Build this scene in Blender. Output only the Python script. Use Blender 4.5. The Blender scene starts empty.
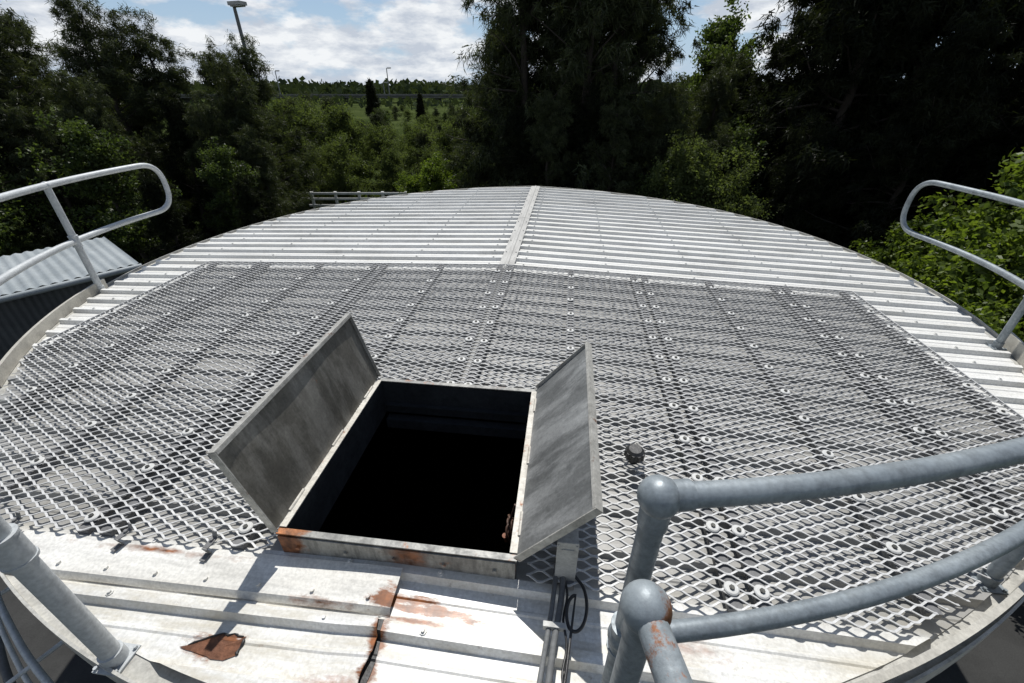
import bpy, math, random
import numpy as np
from mathutils import Vector, Matrix
random.seed(3)
D=bpy.data
scene=bpy.context.scene
col=scene.collection
YAW=math.radians(7.0); CS,SN=math.cos(YAW),math.sin(YAW)
OX=-0.53
GZ=-2.8
TW=2*math.pi
# roof outline (frame coords u,v)
RA,RB,V0,U0=3.82,3.60,4.08,.05
NF,NN=2.15,1.9
PITCH=0.035
def zr(u): return -PITCH*abs(u)
def halfw(v):
    t=abs((v-V0)/RB); n=NF if v>V0 else NN
    return 0.0 if t>=1 else RA*(1-t**n)**(1/n)
def rim(th,off=0.0):
    c,s=math.cos(th),math.sin(th); n=NF if s>0 else NN
    u=RA*math.copysign(abs(c)**(2/n),c); v=RB*math.copysign(abs(s)**(2/n),s)
    g=Vector((math.copysign(abs(u/RA)**(n-1),u)/RA,math.copysign(abs(v/RB)**(n-1),v)/RB)).normalized()
    return (U0+u+g.x*off, V0+v+g.y*off)
def xy2uv(x,y):
    x-=OX
    return (x*CS-y*SN, x*SN+y*CS)

# ---------------------------------------------------------------- materials
def nt_new(name):
    m=D.materials.new(name); m.use_nodes=True
    nt=m.node_tree; nt.nodes.clear()
    out=nt.nodes.new('ShaderNodeOutputMaterial')
    return m,nt,out
def N(nt,t,**kw):
    n=nt.nodes.new(t)
    for k,v in kw.items(): setattr(n,k,v)
    return n
def setin(n,k,v): n.inputs[k].default_value=v
def noise(nt,vec,scale,detail=6,rough=.6):
    n=N(nt,'ShaderNodeTexNoise'); setin(n,'Scale',scale); setin(n,'Detail',detail); setin(n,'Roughness',rough)
    if vec is not None: nt.links.new(vec,n.inputs['Vector'])
    return n.outputs['Fac']
def ramp(nt,fac,stops):
    r=N(nt,'ShaderNodeValToRGB'); e=r.color_ramp.elements
    while len(e)<len(stops): e.new(.5)
    for el,(p,c) in zip(e,stops):
        el.position=p; el.color=(c,c,c,1) if not isinstance(c,tuple) else (*c,1)
    nt.links.new(fac,r.inputs['Fac']); return r.outputs['Color']
def mixc(nt,f,a,b,mode='MIX'):
    m=N(nt,'ShaderNodeMix',data_type='RGBA',blend_type=mode)
    if isinstance(f,(int,float)): m.inputs[0].default_value=f
    else: nt.links.new(f,m.inputs[0])
    for i,s in ((6,a),(7,b)):
        if isinstance(s,tuple): m.inputs[i].default_value=(*s,1)
        else: nt.links.new(s,m.inputs[i])
    return m.outputs[2]
def math_n(nt,op,a,b=None,clamp=False):
    m=N(nt,'ShaderNodeMath',operation=op,use_clamp=clamp)
    for i,s in enumerate((a,b)):
        if s is None: continue
        if isinstance(s,(int,float)): m.inputs[i].default_value=s
        else: nt.links.new(s,m.inputs[i])
    return m.outputs[0]
def mapping(nt,scale=(1,1,1),loc=(0,0,0),coord='Object'):
    tc=N(nt,'ShaderNodeTexCoord'); mp=N(nt,'ShaderNodeMapping')
    nt.links.new(tc.outputs[coord],mp.inputs['Vector']); setin(mp,'Scale',scale); setin(mp,'Location',loc)
    return mp.outputs['Vector']
def weathered(name,c1,c2,scale=3,stretch=(1,1,1),rough=.55,metal=0.0,rust=0.0,rustscale=6,dirt=.4,bump=.15,spots=(),rustcol=(.30,.105,.035),grime_and_darkzone=False,edge=None,spec=.5,blotch=None):
    m,nt,out=nt_new(name)
    v=mapping(nt,stretch); v0=mapping(nt)
    c=mixc(nt,ramp(nt,noise(nt,v,scale),[(.3,0.0),(.7,1.0)]),c1,c2)
    g=ramp(nt,noise(nt,v,scale*4.3,8,.7),[(.45,0.0),(.75,1.0)])
    c=mixc(nt,math_n(nt,'MULTIPLY',g,dirt),c,tuple(x*.35 for x in c2))
    if blotch is not None:
        bl=ramp(nt,noise(nt,mapping(nt,(.8,3.2,1),(1,5,2)),3.2,10,.72),[(.45,0.0),(.60,1.0)])
        c=mixc(nt,math_n(nt,'MULTIPLY',bl,.8),c,blotch)
        b2_=ramp(nt,noise(nt,mapping(nt,(1,1,1),(4,1,7)),2.2,6,.6),[(.45,0.0),(.62,1.0)])
        c=mixc(nt,math_n(nt,'MULTIPLY',b2_,.45),c,tuple(x*.5 for x in c2))
    fine=ramp(nt,noise(nt,v0,90,3),[(.3,.82),(.7,1.1)])
    c=mixc(nt,1.0,c,fine,'MULTIPLY')
    if grime_and_darkzone:
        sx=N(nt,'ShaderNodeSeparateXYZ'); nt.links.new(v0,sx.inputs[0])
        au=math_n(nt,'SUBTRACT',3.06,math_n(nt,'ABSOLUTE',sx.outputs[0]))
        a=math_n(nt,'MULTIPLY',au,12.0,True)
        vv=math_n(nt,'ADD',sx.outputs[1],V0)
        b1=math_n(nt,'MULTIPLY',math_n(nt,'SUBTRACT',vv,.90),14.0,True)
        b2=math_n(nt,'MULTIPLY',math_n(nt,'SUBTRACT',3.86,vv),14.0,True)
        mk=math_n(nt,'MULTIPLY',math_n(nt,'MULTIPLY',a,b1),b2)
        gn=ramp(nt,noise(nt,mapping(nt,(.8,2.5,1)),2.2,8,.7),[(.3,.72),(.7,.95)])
        st=ramp(nt,noise(nt,mapping(nt,(.5,9,1)),1.7,9,.72),[(.48,0.0),(.74,1.0)])
        c=mixc(nt,math_n(nt,'MULTIPLY',st,.42),c,(.38,.35,.27))
        s4=ramp(nt,noise(nt,mapping(nt,(2.2,2.2,1),(7,2,0)),1.3,10,.75),[(.54,0.0),(.68,1.0)])
        c=mixc(nt,math_n(nt,'MULTIPLY',s4,.28),c,(.22,.21,.18))
        c=mixc(nt,math_n(nt,'MULTIPLY',mk,gn),c,(.225,.222,.21))  # darker grey across the rectangle under the walkway mesh
        near=math_n(nt,'MULTIPLY',math_n(nt,'SUBTRACT',1.1,vv),3.0,True)
        s3=ramp(nt,noise(nt,mapping(nt,(1.2,5,1),(3,1,0)),2.6,10,.75),[(.44,0.0),(.62,1.0)])
        c=mixc(nt,math_n(nt,'MULTIPLY',math_n(nt,'MULTIPLY',s3,near),.5),c,(.38,.33,.22))
        sp2=ramp(nt,noise(nt,v0,17,8,.8),[(.60,0.0),(.70,1.0)])
        c=mixc(nt,math_n(nt,'MULTIPLY',sp2,.6),c,(.16,.12,.08))
    rn=noise(nt,v0,rustscale,10,.75)
    fac=None
    if rust>0:
        fac=ramp(nt,rn,[(.74-rust*.4,0.0),(.80-rust*.4,1.0)])
    if edge is not None:
        ax,val,wd=edge
        s_=N(nt,'ShaderNodeSeparateXYZ'); nt.links.new(v0,s_.inputs[0])
        d=math_n(nt,'ABSOLUTE',math_n(nt,'SUBTRACT',s_.outputs[ax],val))
        d=math_n(nt,'SUBTRACT',.95,math_n(nt,'DIVIDE',d,wd))
        d=math_n(nt,'ADD',d,math_n(nt,'MULTIPLY',math_n(nt,'SUBTRACT',rn,.5),4.0))
        e_=math_n(nt,'MULTIPLY',d,2.5,True)
        fac=e_ if fac is None else math_n(nt,'MAXIMUM',fac,e_)
    if spots: rs=noise(nt,mapping(nt,(.6,1.6,1)),15,10,.7)
    for (su,sv,sz,ru,rv) in spots:
        mp=mapping(nt,(1/ru,1/rv,0),(-su/ru,-sv/rv,0))
        ln=N(nt,'ShaderNodeVectorMath',operation='LENGTH'); nt.links.new(mp,ln.inputs[0])
        d=math_n(nt,'SUBTRACT',1.15,ln.outputs['Value'])
        d=math_n(nt,'ADD',d,math_n(nt,'MULTIPLY',math_n(nt,'SUBTRACT',rs,.5),4.5))
        s=math_n(nt,'MULTIPLY',d,sz,True)
        fac=s if fac is None else math_n(nt,'MAXIMUM',fac,s)
    if fac is not None:
        rc=mixc(nt,ramp(nt,noise(nt,v0,28,6),[(.35,0.0),(.65,1.0)]),rustcol,tuple(x*.35 for x in rustcol))
        c=mixc(nt,fac,c,rc)
    b=N(nt,'ShaderNodeBsdfPrincipled')
    nt.links.new(c,b.inputs['Base Color']); setin(b,'Metallic',metal); setin(b,'Specular IOR Level',spec)
    rr=math_n(nt,'ADD',math_n(nt,'MULTIPLY',g,.2),rough,True); nt.links.new(rr,b.inputs['Roughness'])
    bp=N(nt,'ShaderNodeBump'); setin(bp,'Strength',bump); setin(bp,'Distance',.01)
    nt.links.new(noise(nt,v,scale*6,6),bp.inputs['Height']); nt.links.new(bp.outputs['Normal'],b.inputs['Normal'])
    nt.links.new(b.outputs[0],out.inputs[0])
    return m
def leafmat(name,c1,c2,trans=.4,scale=1.2,rough=.6,gloss=.03):
    m,nt,out=nt_new(name)
    v=mapping(nt)
    c=mixc(nt,ramp(nt,noise(nt,v,scale,3),[(.38,0.0),(.62,1.0)]),c1,c2)
    c=mixc(nt,1.0,c,ramp(nt,noise(nt,v,22,2),[(.3,.6),(.7,1.3)]),'MULTIPLY')
    b=N(nt,'ShaderNodeBsdfDiffuse'); nt.links.new(c,b.inputs['Color'])
    t=N(nt,'ShaderNodeBsdfTranslucent'); nt.links.new(mixc(nt,1.0,c,(1.3,1.35,.6),'MULTIPLY'),t.inputs['Color'])
    mx=N(nt,'ShaderNodeMixShader'); setin(mx,'Fac',trans)
    nt.links.new(b.outputs[0],mx.inputs[1]); nt.links.new(t.outputs[0],mx.inputs[2])
    if gloss<=0:
        nt.links.new(mx.outputs[0],out.inputs[0]); return m
    gl=N(nt,'ShaderNodeBsdfGlossy'); setin(gl,'Roughness',.45); setin(gl,'Color',(.5,.5,.5,1))
    m2=N(nt,'ShaderNodeMixShader'); setin(m2,'Fac',gloss); nt.links.new(mx.outputs[0],m2.inputs[1]); nt.links.new(gl.outputs[0],m2.inputs[2])
    nt.links.new(m2.outputs[0],out.inputs[0])
    return m

ORG=(.30,.105,.032)
sp=[(-.474,.615-V0,1.5,.10,.035),(.16,.795-V0,2.2,.15,.020),(.09,.82-V0,1.8,.08,.018),(.13,.76-V0,1.2,.12,.010),(.26,.74-V0,.6,.12,.012),(.03,.64-V0,1.5,.025,.12),(1.0,.80-V0,.5,.1,.03),(-1.3,.86-V0,.6,.06,.02),(.62,.62-V0,.7,.05,.02),(-.05,.56-V0,.8,.1,.02)]
M_roof=weathered('roof_off_white_paint',(.77,.765,.735),(.68,.675,.64),1.1,(.35,2.2,1),.38,.0,.05,4,.42,.08,sp,rustcol=ORG,grime_and_darkzone=True)
M_cap=weathered('ridge_cap_paint',(.46,.455,.43),(.36,.355,.335),2,(2,.5,1),.55,0,.05,5,.5)
M_capd=weathered('ridge_cap_dark',(.22,.22,.21),(.17,.17,.16),2,(2,.5,1),.5,0,.03,5,.4)  # darker cap colour for the stretch under the mesh
M_flash=weathered('flashing_paint',(.77,.76,.72),(.64,.62,.56),1.6,(.4,3,1),.40,0,.06,5,.6,.08,[(.01,.80-V0,1.8,.05,.05),(-.9,.88-V0,.7,.3,.012),(-.2,.77-V0,.9,.10,.02)],rustcol=ORG)
M_hinge=weathered('hinge_strip_paint',(.60,.58,.52),(.44,.40,.33),5,(1,1,1),.5,0,.42,9,.6,rustcol=(.32,.12,.04))
M_mesh=weathered('galvanised_mesh',(.57,.57,.56),(.48,.48,.47),2,(1,1,1),.42,.15,.0,5,.2,.0)
M_bar=weathered('support_bar_grey',(.20,.20,.20),(.14,.14,.14),2,(1,1,1),.6,.1)
M_washer=weathered('pale_plastic_washer',(.60,.60,.58),(.48,.48,.46),9,(1,1,1),.5,0,.0,5,.3)
M_bolt=weathered('steel_bolt',(.10,.10,.09),(.05,.05,.045),9,(1,1,1),.4,.5)
M_rail=weathered('galvanised_rail_pale',(.50,.52,.52),(.40,.42,.43),6,(1,1,1),.45,.1,.02,9,.3)
M_pipe=weathered('galvanised_rail_blue_grey',(.31,.345,.36),(.20,.23,.25),5,(1,1,1),.45,.25,.10,9,.65,.12)
M_rustpipe=weathered('rusty_galvanised_pipe',(.30,.335,.35),(.22,.25,.265),5,(1,1,1),.6,.1,.60,10,.5,.3,rustcol=(.31,.12,.045))
M_balls=weathered('rust_streaked_ball',(.31,.345,.36),(.20,.23,.25),5,(1,1,1),.5,.2,.30,14,.5,.2,rustcol=(.31,.12,.045),edge=(0,.045,.030))
M_toe=weathered('toe_board_paint',(.50,.48,.42),(.38,.36,.31),2,(1,1,1),.5,0,.05,6,.5)
M_rim=weathered('rim_flange',(.54,.53,.49),(.40,.39,.35),3,(1,1,1),.5,.1,.12,6,.7)
M_wall=weathered('tank_wall',(.30,.33,.33),(.22,.25,.26),2,(1,1,.3),.5,.2,.05,4,.4)
M_frame=weathered('hatch_frame_steel',(.27,.27,.25),(.16,.16,.155),5,(1,1,1),.5,.3,.40,5,.6,.2,rustcol=(.34,.13,.045),spots=[(-.42,-.475,2,.09,.05)])
M_frontplate=weathered('hatch_front_plate',(.38,.37,.33),(.18,.17,.15),4,(3,1,.6),.5,.1,.28,5,.8,.2,rustcol=(.30,.12,.05),spots=[(-.40,-.483,1.6,.08,.2),(.06,-.483,.8,.10,.2)])
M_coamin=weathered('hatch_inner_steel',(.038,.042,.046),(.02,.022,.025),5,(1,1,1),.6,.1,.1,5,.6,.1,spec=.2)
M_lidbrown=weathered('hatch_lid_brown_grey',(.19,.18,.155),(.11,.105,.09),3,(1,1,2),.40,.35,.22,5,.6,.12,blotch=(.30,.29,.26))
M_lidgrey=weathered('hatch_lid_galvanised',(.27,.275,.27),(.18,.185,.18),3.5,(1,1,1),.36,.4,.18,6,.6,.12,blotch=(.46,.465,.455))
M_lidedge=weathered('hatch_lid_folded_edge',(.52,.51,.47),(.32,.31,.28),8,(1,1,1),.45,.2,.36,7,.6,.15)
M_black=weathered('black_plastic_and_gaps',(.02,.02,.02),(.012,.012,.012),6,(1,1,1),.4)
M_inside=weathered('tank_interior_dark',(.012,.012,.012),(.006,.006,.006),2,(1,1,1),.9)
M_box=weathered('grey_box',(.46,.46,.44),(.33,.33,.31),5,(1,1,1),.5,0,.05,6,.6)
M_conduit=weathered('grey_conduit',(.17,.175,.175),(.10,.10,.10),5,(1,1,1),.6,spec=.2)
M_cable=weathered('brown_cable',(.10,.055,.035),(.06,.03,.02),9)
M_orange=weathered('orange_plug',(.35,.12,.05),(.2,.07,.03),9)
M_shedroof=weathered('shed_roof_metal',(.33,.36,.37),(.25,.28,.29),2,(1,1,1),.5,.1)
M_shedwall=weathered('shed_wall_dark_grey',(.07,.078,.082),(.045,.05,.055),2,(1,1,1),.5,.1)
M_white=weathered('white_fence_paint',(.7,.7,.68),(.55,.55,.52),3)
M_lamp=weathered('lamp_post_grey',(.16,.17,.17),(.11,.12,.12),3)
M_conc=weathered('viaduct_concrete',(.13,.135,.13),(.09,.092,.09),.2,spec=.1)
M_bark=weathered('bark',(.045,.036,.028),(.022,.018,.014),6,(1,1,.3),.9)
M_grass=leafmat('grass_ground',(.032,.045,.014),(.058,.074,.026),0.0,.12,1,0)
M_asphalt=weathered('asphalt',(.05,.05,.048),(.035,.035,.034),.8,(1,1,1),.9,0,0,5,.4,spec=.2)
M_rustlip=weathered('rust_flaking',(.20,.08,.038),(.085,.038,.022),12,(1,1,1),.85,0,0,5,.7,.5)
L_cas=leafmat('casuarina_needles',(.026,.034,.015),(.066,.080,.036),.35,2.0)
L_dark=leafmat('dark_needles',(.008,.011,.006),(.022,.027,.013),.3,1.8,.6,.012)
L_broad=leafmat('broadleaf_green',(.040,.060,.018),(.085,.118,.034),.45,1.8)
L_mid=leafmat('olive_green_leaves',(.062,.082,.032),(.110,.138,.052),.5,1.6,.6,.015)
L_bright=leafmat('bright_leaves',(.08,.12,.02),(.15,.20,.035),.5,2.0)
L_far=leafmat('far_foliage',(.03,.042,.022),(.05,.065,.034),.2,.05,1,0)

# ---------------------------------------------------------------- mesh builder
class MB:
    def __init__(s): s.v=[]; s.f=[]; s.sm=[]
    def add(s,vs,fs,smooth=False):
        o=len(s.v); s.v+= [tuple(p) for p in vs]
        for f in fs: s.f.append([i+o for i in f]); s.sm.append(smooth)
    def box(s,c,sz,M=None):
        hx,hy,hz=[a/2 for a in sz]
        vs=[Vector((x,y,z)) for x in(-hx,hx) for y in(-hy,hy) for z in(-hz,hz)]
        if M is not None: vs=[M@p for p in vs]
        vs=[p+Vector(c) for p in vs]
        s.add(vs,[(0,1,3,2),(4,6,7,5),(0,4,5,1),(2,3,7,6),(0,2,6,4),(1,5,7,3)])
    def tube(s,pts,r,n=14,caps=True,smooth=True):
        pts=[Vector(p) for p in pts]; rs=r if isinstance(r,(list,tuple)) else [r]*len(pts)
        t0=(pts[1]-pts[0]).normalized()
        ref=Vector((0,0,1)) if abs(t0.z)<.9 else Vector((1,0,0))
        a=t0.cross(ref).normalized(); vs=[]
        for i,p in enumerate(pts):
            if i==0: t=t0
            elif i==len(pts)-1: t=(pts[i]-pts[i-1]).normalized()
            else: t=((pts[i+1]-p).normalized()+(p-pts[i-1]).normalized()).normalized()
            a=(a-t*a.dot(t)).normalized(); b=t.cross(a)
            for k in range(n):
                an=2*math.pi*k/n; vs.append(p+(a*math.cos(an)+b*math.sin(an))*rs[i])
        fs=[]
        for i in range(len(pts)-1):
            for k in range(n):
                k2=(k+1)%n; fs.append((i*n+k,i*n+k2,(i+1)*n+k2,(i+1)*n+k))
        s.add(vs,fs,smooth)
        if caps:
            s.add(vs[:n],[tuple(range(n))[::-1]]); s.add(vs[-n:],[tuple(range(n))])
    def sphere(s,c,r,nu=18,nv=12,sq=(1,1,1)):
        vs=[];fs=[]
        for j in range(nv+1):
            ph=math.pi*j/nv
            for i in range(nu):
                th=2*math.pi*i/nu
                vs.append((c[0]+r*sq[0]*math.sin(ph)*math.cos(th),c[1]+r*sq[1]*math.sin(ph)*math.sin(th),c[2]+r*sq[2]*math.cos(ph)))
        for j in range(nv):
            for i in range(nu):
                i2=(i+1)%nu; fs.append((j*nu+i,(j+1)*nu+i,(j+1)*nu+i2,j*nu+i2))
        s.add(vs,fs,True)
    def mesh(s,name,mat,base=(0,0,0)):
        me=D.meshes.new(name); b=Vector(base)
        me.from_pydata([tuple(Vector(p)-b) for p in s.v],[],s.f)
        me.polygons.foreach_set('use_smooth',s.sm); me.materials.append(mat); me.update()
        return me
def fast_mesh(name,verts,k,mat,smooth=False):
    n=len(verts)//k
    me=D.meshes.new(name); me.vertices.add(len(verts)); me.vertices.foreach_set('co',verts.astype(np.float32).ravel())
    me.loops.add(n*k); me.loops.foreach_set('vertex_index',np.arange(n*k,dtype=np.int32))
    me.polygons.add(n); me.polygons.foreach_set('loop_start',np.arange(0,n*k,k,dtype=np.int32))
    me.update(calc_edges=True); me.materials.append(mat); return me
def thing(name,base,label,cat,group=None,frame=True):
    e=D.objects.new(name,None); e.empty_display_size=.2; col.objects.link(e)
    if frame:
        e.location=(OX+base[0]*CS+base[1]*SN,-base[0]*SN+base[1]*CS,base[2]); e.rotation_euler=(0,0,-YAW)
    else: e.location=base
    e['label']=label; e['category']=cat
    if group: e['group']=group
    return e
def part(name,me,par,label=None,loc=(0,0,0),rot=None):
    o=D.objects.new(name,me); col.objects.link(o); o.parent=par; o.location=loc
    if rot is not None: o.rotation_euler=rot
    if label: o['label']=label
    return o

# ---------------------------------------------------------------- WATER TANK
HU,HV0,HV1=.42,.944,1.874
TB=(0,V0,0)
tank=thing('water_tank',TB,'round steel water tank with weathered off-white ribbed roof','water tank')
prof=[(0,0),(.06,0),(.066,.004),(.074,.004),(.08,0),(.122,0),(.134,.030),(.166,.030),(.178,0)]
PP=.19
vs=set()
k0=int((V0-RB)/PP)-1
rib_crests=[]
def ph(v):
    t=(v/PP-math.floor(v/PP))*PP
    pr=prof+[(PP,0)]
    for (a,za),(b,zb) in zip(pr,pr[1:]):
        if a<=t<=b: return za+(zb-za)*(t-a)/(b-a)
    return 0
for k in range(k0,k0+48):
    for p,z in prof:
        vv=k*PP+p
        if V0-RB<vv<V0+RB: vs.add(round(vv,5))
    rib_crests.append(k*PP+.15)
for e in (HV0,HV1): vs.add(e)
for i in range(60):
    t=i/60*.12; vs.add(round(V0-RB+1e-4+t,5)); vs.add(round(V0+RB-1e-4-t,5))
vs=sorted(vs)
for side in (-1,1):
    mb=MB()
    for a,b in zip(vs,vs[1:]):
        if b-a<1e-5: continue
        mid=(a+b)/2; inner=HU-.005 if HV0<mid<HV1 else 0.0
        za,zb=ph(a+1e-7),ph(b-1e-7)
        ua,ub=halfw(a)+side*U0,halfw(b)+side*U0
        if min(ua,ub)<=inner+.01: continue
        n=10; pts=[]
        for i in range(n+1):
            t=i/n
            x1=inner+(ua-inner)*t; x2=inner+(ub-inner)*t
            pts+= [(side*x1,a,zr(x1)+za),(side*x2,b,zr(x2)+zb)]
        fs=[]
        for i in range(n):
            q=(2*i,2*i+2,2*i+3,2*i+1)
            fs.append(q if side>0 else q[::-1])
        mb.add(pts,fs)
    for rc in rib_crests:
        for us in (.17,.95,1.75,2.55,3.3):
            if abs(rc-V0)<RB*.98 and us<halfw(rc)-.1 and not(HV0-.03<rc<HV1+.03 and us<.45):
                uu=side*(us+random.uniform(-.012,.012)); z=zr(uu)+.030
                mb.tube([(uu,rc,z),(uu,rc,z+.004)],.012,8,True,False)
                mb.tube([(uu,rc,z+.004),(uu,rc,z+.011)],.0065,6,True,False)
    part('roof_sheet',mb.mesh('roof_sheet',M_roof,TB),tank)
for va,vb,w,M_ in ((3.80,V0+RB-.03,.072,M_cap),(HV1+.02,3.798,.06,M_capd)):
    mb=MB()
    xs=[(-w,zr(w)+.030),(-w,zr(w)+.034),(-.018,.034),(-.012,.040),(.012,.040),(.018,.034),(w,zr(w)+.034),(w,zr(w)+.030)]
    vv=va; segs=[]
    while vv<vb-.01:
        e=min(vv+1.8,vb); segs.append((vv,e)); vv=e
    for k,(s0,s1) in enumerate(segs):
        dz=.002*(k%2)
        p=[(x,s0,z+dz) for x,z in xs]+[(x,s1,z+dz) for x,z in xs]; n=len(xs)
        mb.add(p,[(i,i+1,n+i+1,n+i) for i in range(n-1)]+[tuple(range(n)),tuple(range(2*n-1,n-1,-1))])
    vv=va+.1
    while vv<vb-.1:
        for su in(-.05,.05):
            mb.tube([(su,vv,.032),(su,vv,.041)],.007,6,True,False)
        vv+=PP*2
    part('ridge_cap',mb.mesh('ridge_cap',M_,TB),tank)
mb=MB()
def fl(u0,u1,v0,v1,zb0,zb1,th=.004):
    n=14
    P=[]
    for i in range(n+1):
        u=u0+(u1-u0)*i/n
        wob=.0015*math.sin(i*1.7)
        P+= [(u,v0,zr(u)+zb0+th+wob),(u,v1,zr(u)+zb1+th),(u,v0,zr(u)+zb0+wob),(u,v1,zr(u)+zb1)]
    fs=[]
    for i in range(n):
        a=4*i;b=4*i+4
        fs+= [(a,b,b+1,a+1),(a+2,a+3,b+3,b+2),(a,a+2,b+2,b),(a+1,b+1,b+3,a+3)]
    fs+= [(0,1,3,2),(4*n,4*n+2,4*n+3,4*n+1)]
    mb.add(P,fs)
fl(-1.52,.035,.775,.905,.022,.034)
fl(-1.52,.035,.760,.7745,.004,.0255,.003)
for i in range(8):
    uu=-1.45+i*.2
    mb.tube([(uu,.80,zr(uu)+.026),(uu,.80,zr(uu)+.037)],.0075,6,True,False)
part('flashing',mb.mesh('flashing',M_flash,TB),tank,'off-white overlap sheet with rusty end')
mb=MB(); lv=[v for v in vs if V0-RB+.03<v<.757]
P=[]
for v in lv:
    e=.02+.006*math.sin(v*40)
    z=ph(v+1e-7)
    lift=.018+.006*math.sin(v*13)
    P+= [(-.34,v,zr(.34)+z+.002),(-.12,v,zr(.12)+z+.006),(e,v,z+lift),(e+.001,v,z+lift-.003),(e-.02,v,z+lift-.006)]
fs=[]
for i in range(len(lv)-1):
    a=5*i;b=a+5
    for k in range(4): fs.append((a+k,a+k+1,b+k+1,b+k))
mb.add(P,fs)
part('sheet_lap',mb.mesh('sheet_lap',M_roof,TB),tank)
mb=MB()
P=[];fs=[]
for i,v in enumerate(lv):
    z=ph(v+1e-7); w1=.030+.010*math.sin(v*31+1)
    P+= [(.0,v,z+.0015),(.02+w1*.5,v,z+.0018)]
for i in range(len(lv)-1): fs.append((2*i,2*i+1,2*i+3,2*i+2))
mb.add(P,fs)
part('joint_gap_strip',mb.mesh('joint_gap_strip',M_black,TB),tank,'black strip drawn for the dark open joint gap')  # darkness of the open gap beside the lap, drawn as a black strip
# corroded ragged triangular patch
tri=[(-.595,.602),(-.475,.652),(-.395,.655),(-.400,.598),(-.440,.580)]
rr_=random.Random(11); hole=[]
for k in range(len(tri)):
    a=tri[k];b=tri[(k+1)%len(tri)]
    for q in range(6):
        t=q/6; hole.append((a[0]+(b[0]-a[0])*t+rr_.uniform(-.005,.005),a[1]+(b[1]-a[1])*t+rr_.uniform(-.0035,.0035)))
mb=MB(); n=len(hole)
P=[(u,v,zr(u)+ph(v+1e-7)+.003) for u,v in hole]
cu=sum(p[0] for p in hole)/n; cv=sum(p[1] for p in hole)/n
P.append((cu,cv,zr(cu)+ph(cv)+.0035))
mb.add(P,[(i,(i+1)%n,n) for i in range(n)])
part('rust_patch',mb.mesh('rust_patch',M_rustlip,TB),tank,'rusty brown corroded patch')
mb=MB()
pp_=[h for h in hole[1:12]]
mb.tube([(u,v,zr(u)+ph(v)+.004) for u,v in pp_],[.001+.003*abs(math.sin(i*1.3)) for i in range(len(pp_))],6)
pp_=hole[13:19]
mb.tube([(u,v,zr(u)+ph(v)+.004) for u,v in pp_],[.0015+.004*abs(math.sin(i*1.1)) for i in range(len(pp_))],6)
part('rust_crack',mb.mesh('rust_crack',M_black,TB),tank,'dark crack along the corroded patch')
def sweep(mb,thetas,profile,closed=True):
    n=len(profile); vs=[]
    for th in thetas:
        for off,z in profile:
            u,v=rim(th,off); vs.append((u,v,zr(u)+z))
    m=len(thetas); fs=[]
    for i in range(m if closed else m-1):
        j=(i+1)%m
        for k in range(n):
            k2=(k+1)%n; fs.append((i*n+k,j*n+k,j*n+k2,i*n+k2))
    if not closed: fs+= [tuple(range(n)),tuple(range(m*n-1,(m-1)*n-1,-1))]
    mb.add(vs,fs)
ths=[2*math.pi*i/300 for i in range(300)]
mb=MB(); sweep(mb,ths,[(-.03,-.004),(.055,-.004),(.055,.020),(.063,.020),(.063,-.10),(.055,-.10),(.055,-.012),(-.03,-.012)])
part('rim_flange',mb.mesh('rim_flange',M_rim,TB),tank)
mb=MB(); n=360; lev=64
for j in range(lev+1):
    for i in range(n):
        th=2*math.pi*i/n; t=j/lev
        u,v=rim(th,-.03+.012*(j%2))
        top=zr(u)-.013; mb.v.append((u,v,GZ+(top-GZ)*t))
for j in range(lev):
    for i in range(n):
        i2=(i+1)%n; mb.f.append([j*n+i,j*n+i2,(j+1)*n+i2,(j+1)*n+i]); mb.sm.append(True)
part('tank_wall',mb.mesh('tank_wall',M_wall,TB),tank)
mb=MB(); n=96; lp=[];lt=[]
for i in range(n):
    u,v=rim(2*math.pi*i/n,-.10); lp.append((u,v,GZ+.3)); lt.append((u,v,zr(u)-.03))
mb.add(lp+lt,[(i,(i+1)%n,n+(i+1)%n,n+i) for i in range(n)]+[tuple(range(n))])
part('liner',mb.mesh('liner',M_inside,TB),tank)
# ---------------------------------------------------------------- HATCH
HB=(0,(HV0+HV1)/2,0)
hatch=thing('access_hatch',HB,'open square steel roof hatch with two raised rusty lids','roof hatch')
vc=HB[1]; L=HV1-HV0
def ringbox(mb,u0,u1,v0,v1,t,z0,z1):
    mb.box(((u0+u1)/2,v0+t/2,(z0+z1)/2),(u1-u0,t,z1-z0)); mb.box(((u0+u1)/2,v1-t/2,(z0+z1)/2),(u1-u0,t,z1-z0))
    mb.box((u0+t/2,(v0+v1)/2,(z0+z1)/2),(t,v1-v0-2*t,z1-z0)); mb.box((u1-t/2,(v0+v1)/2,(z0+z1)/2),(t,v1-v0-2*t,z1-z0))
mb=MB(); ringbox(mb,-HU-.012,HU+.012,HV0-.012,HV1+.012,.010,-.02,.112)
ringbox(mb,-HU-.016,HU+.016,HV0-.016,HV1+.016,.024,.112,.118)
part('frame',mb.mesh('hatch_frame',M_frame,HB),hatch,'rusty steel curb frame')
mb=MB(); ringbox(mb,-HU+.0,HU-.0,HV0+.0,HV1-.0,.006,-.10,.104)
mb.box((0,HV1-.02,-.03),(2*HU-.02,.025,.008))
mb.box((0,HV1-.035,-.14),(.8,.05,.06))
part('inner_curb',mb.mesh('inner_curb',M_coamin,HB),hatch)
mb=MB(); mb.box((0,HV0-.018,.06),(2*HU+.02,.005,.095))
for i in range(5): mb.tube([(-.36+i*.18,HV0-.020,.06),(-.36+i*.18,HV0-.03,.06)],.008,6,True,False)
part('front_plate',mb.mesh('front_plate',M_frontplate,HB),hatch,'rust-stained front plate')
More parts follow.
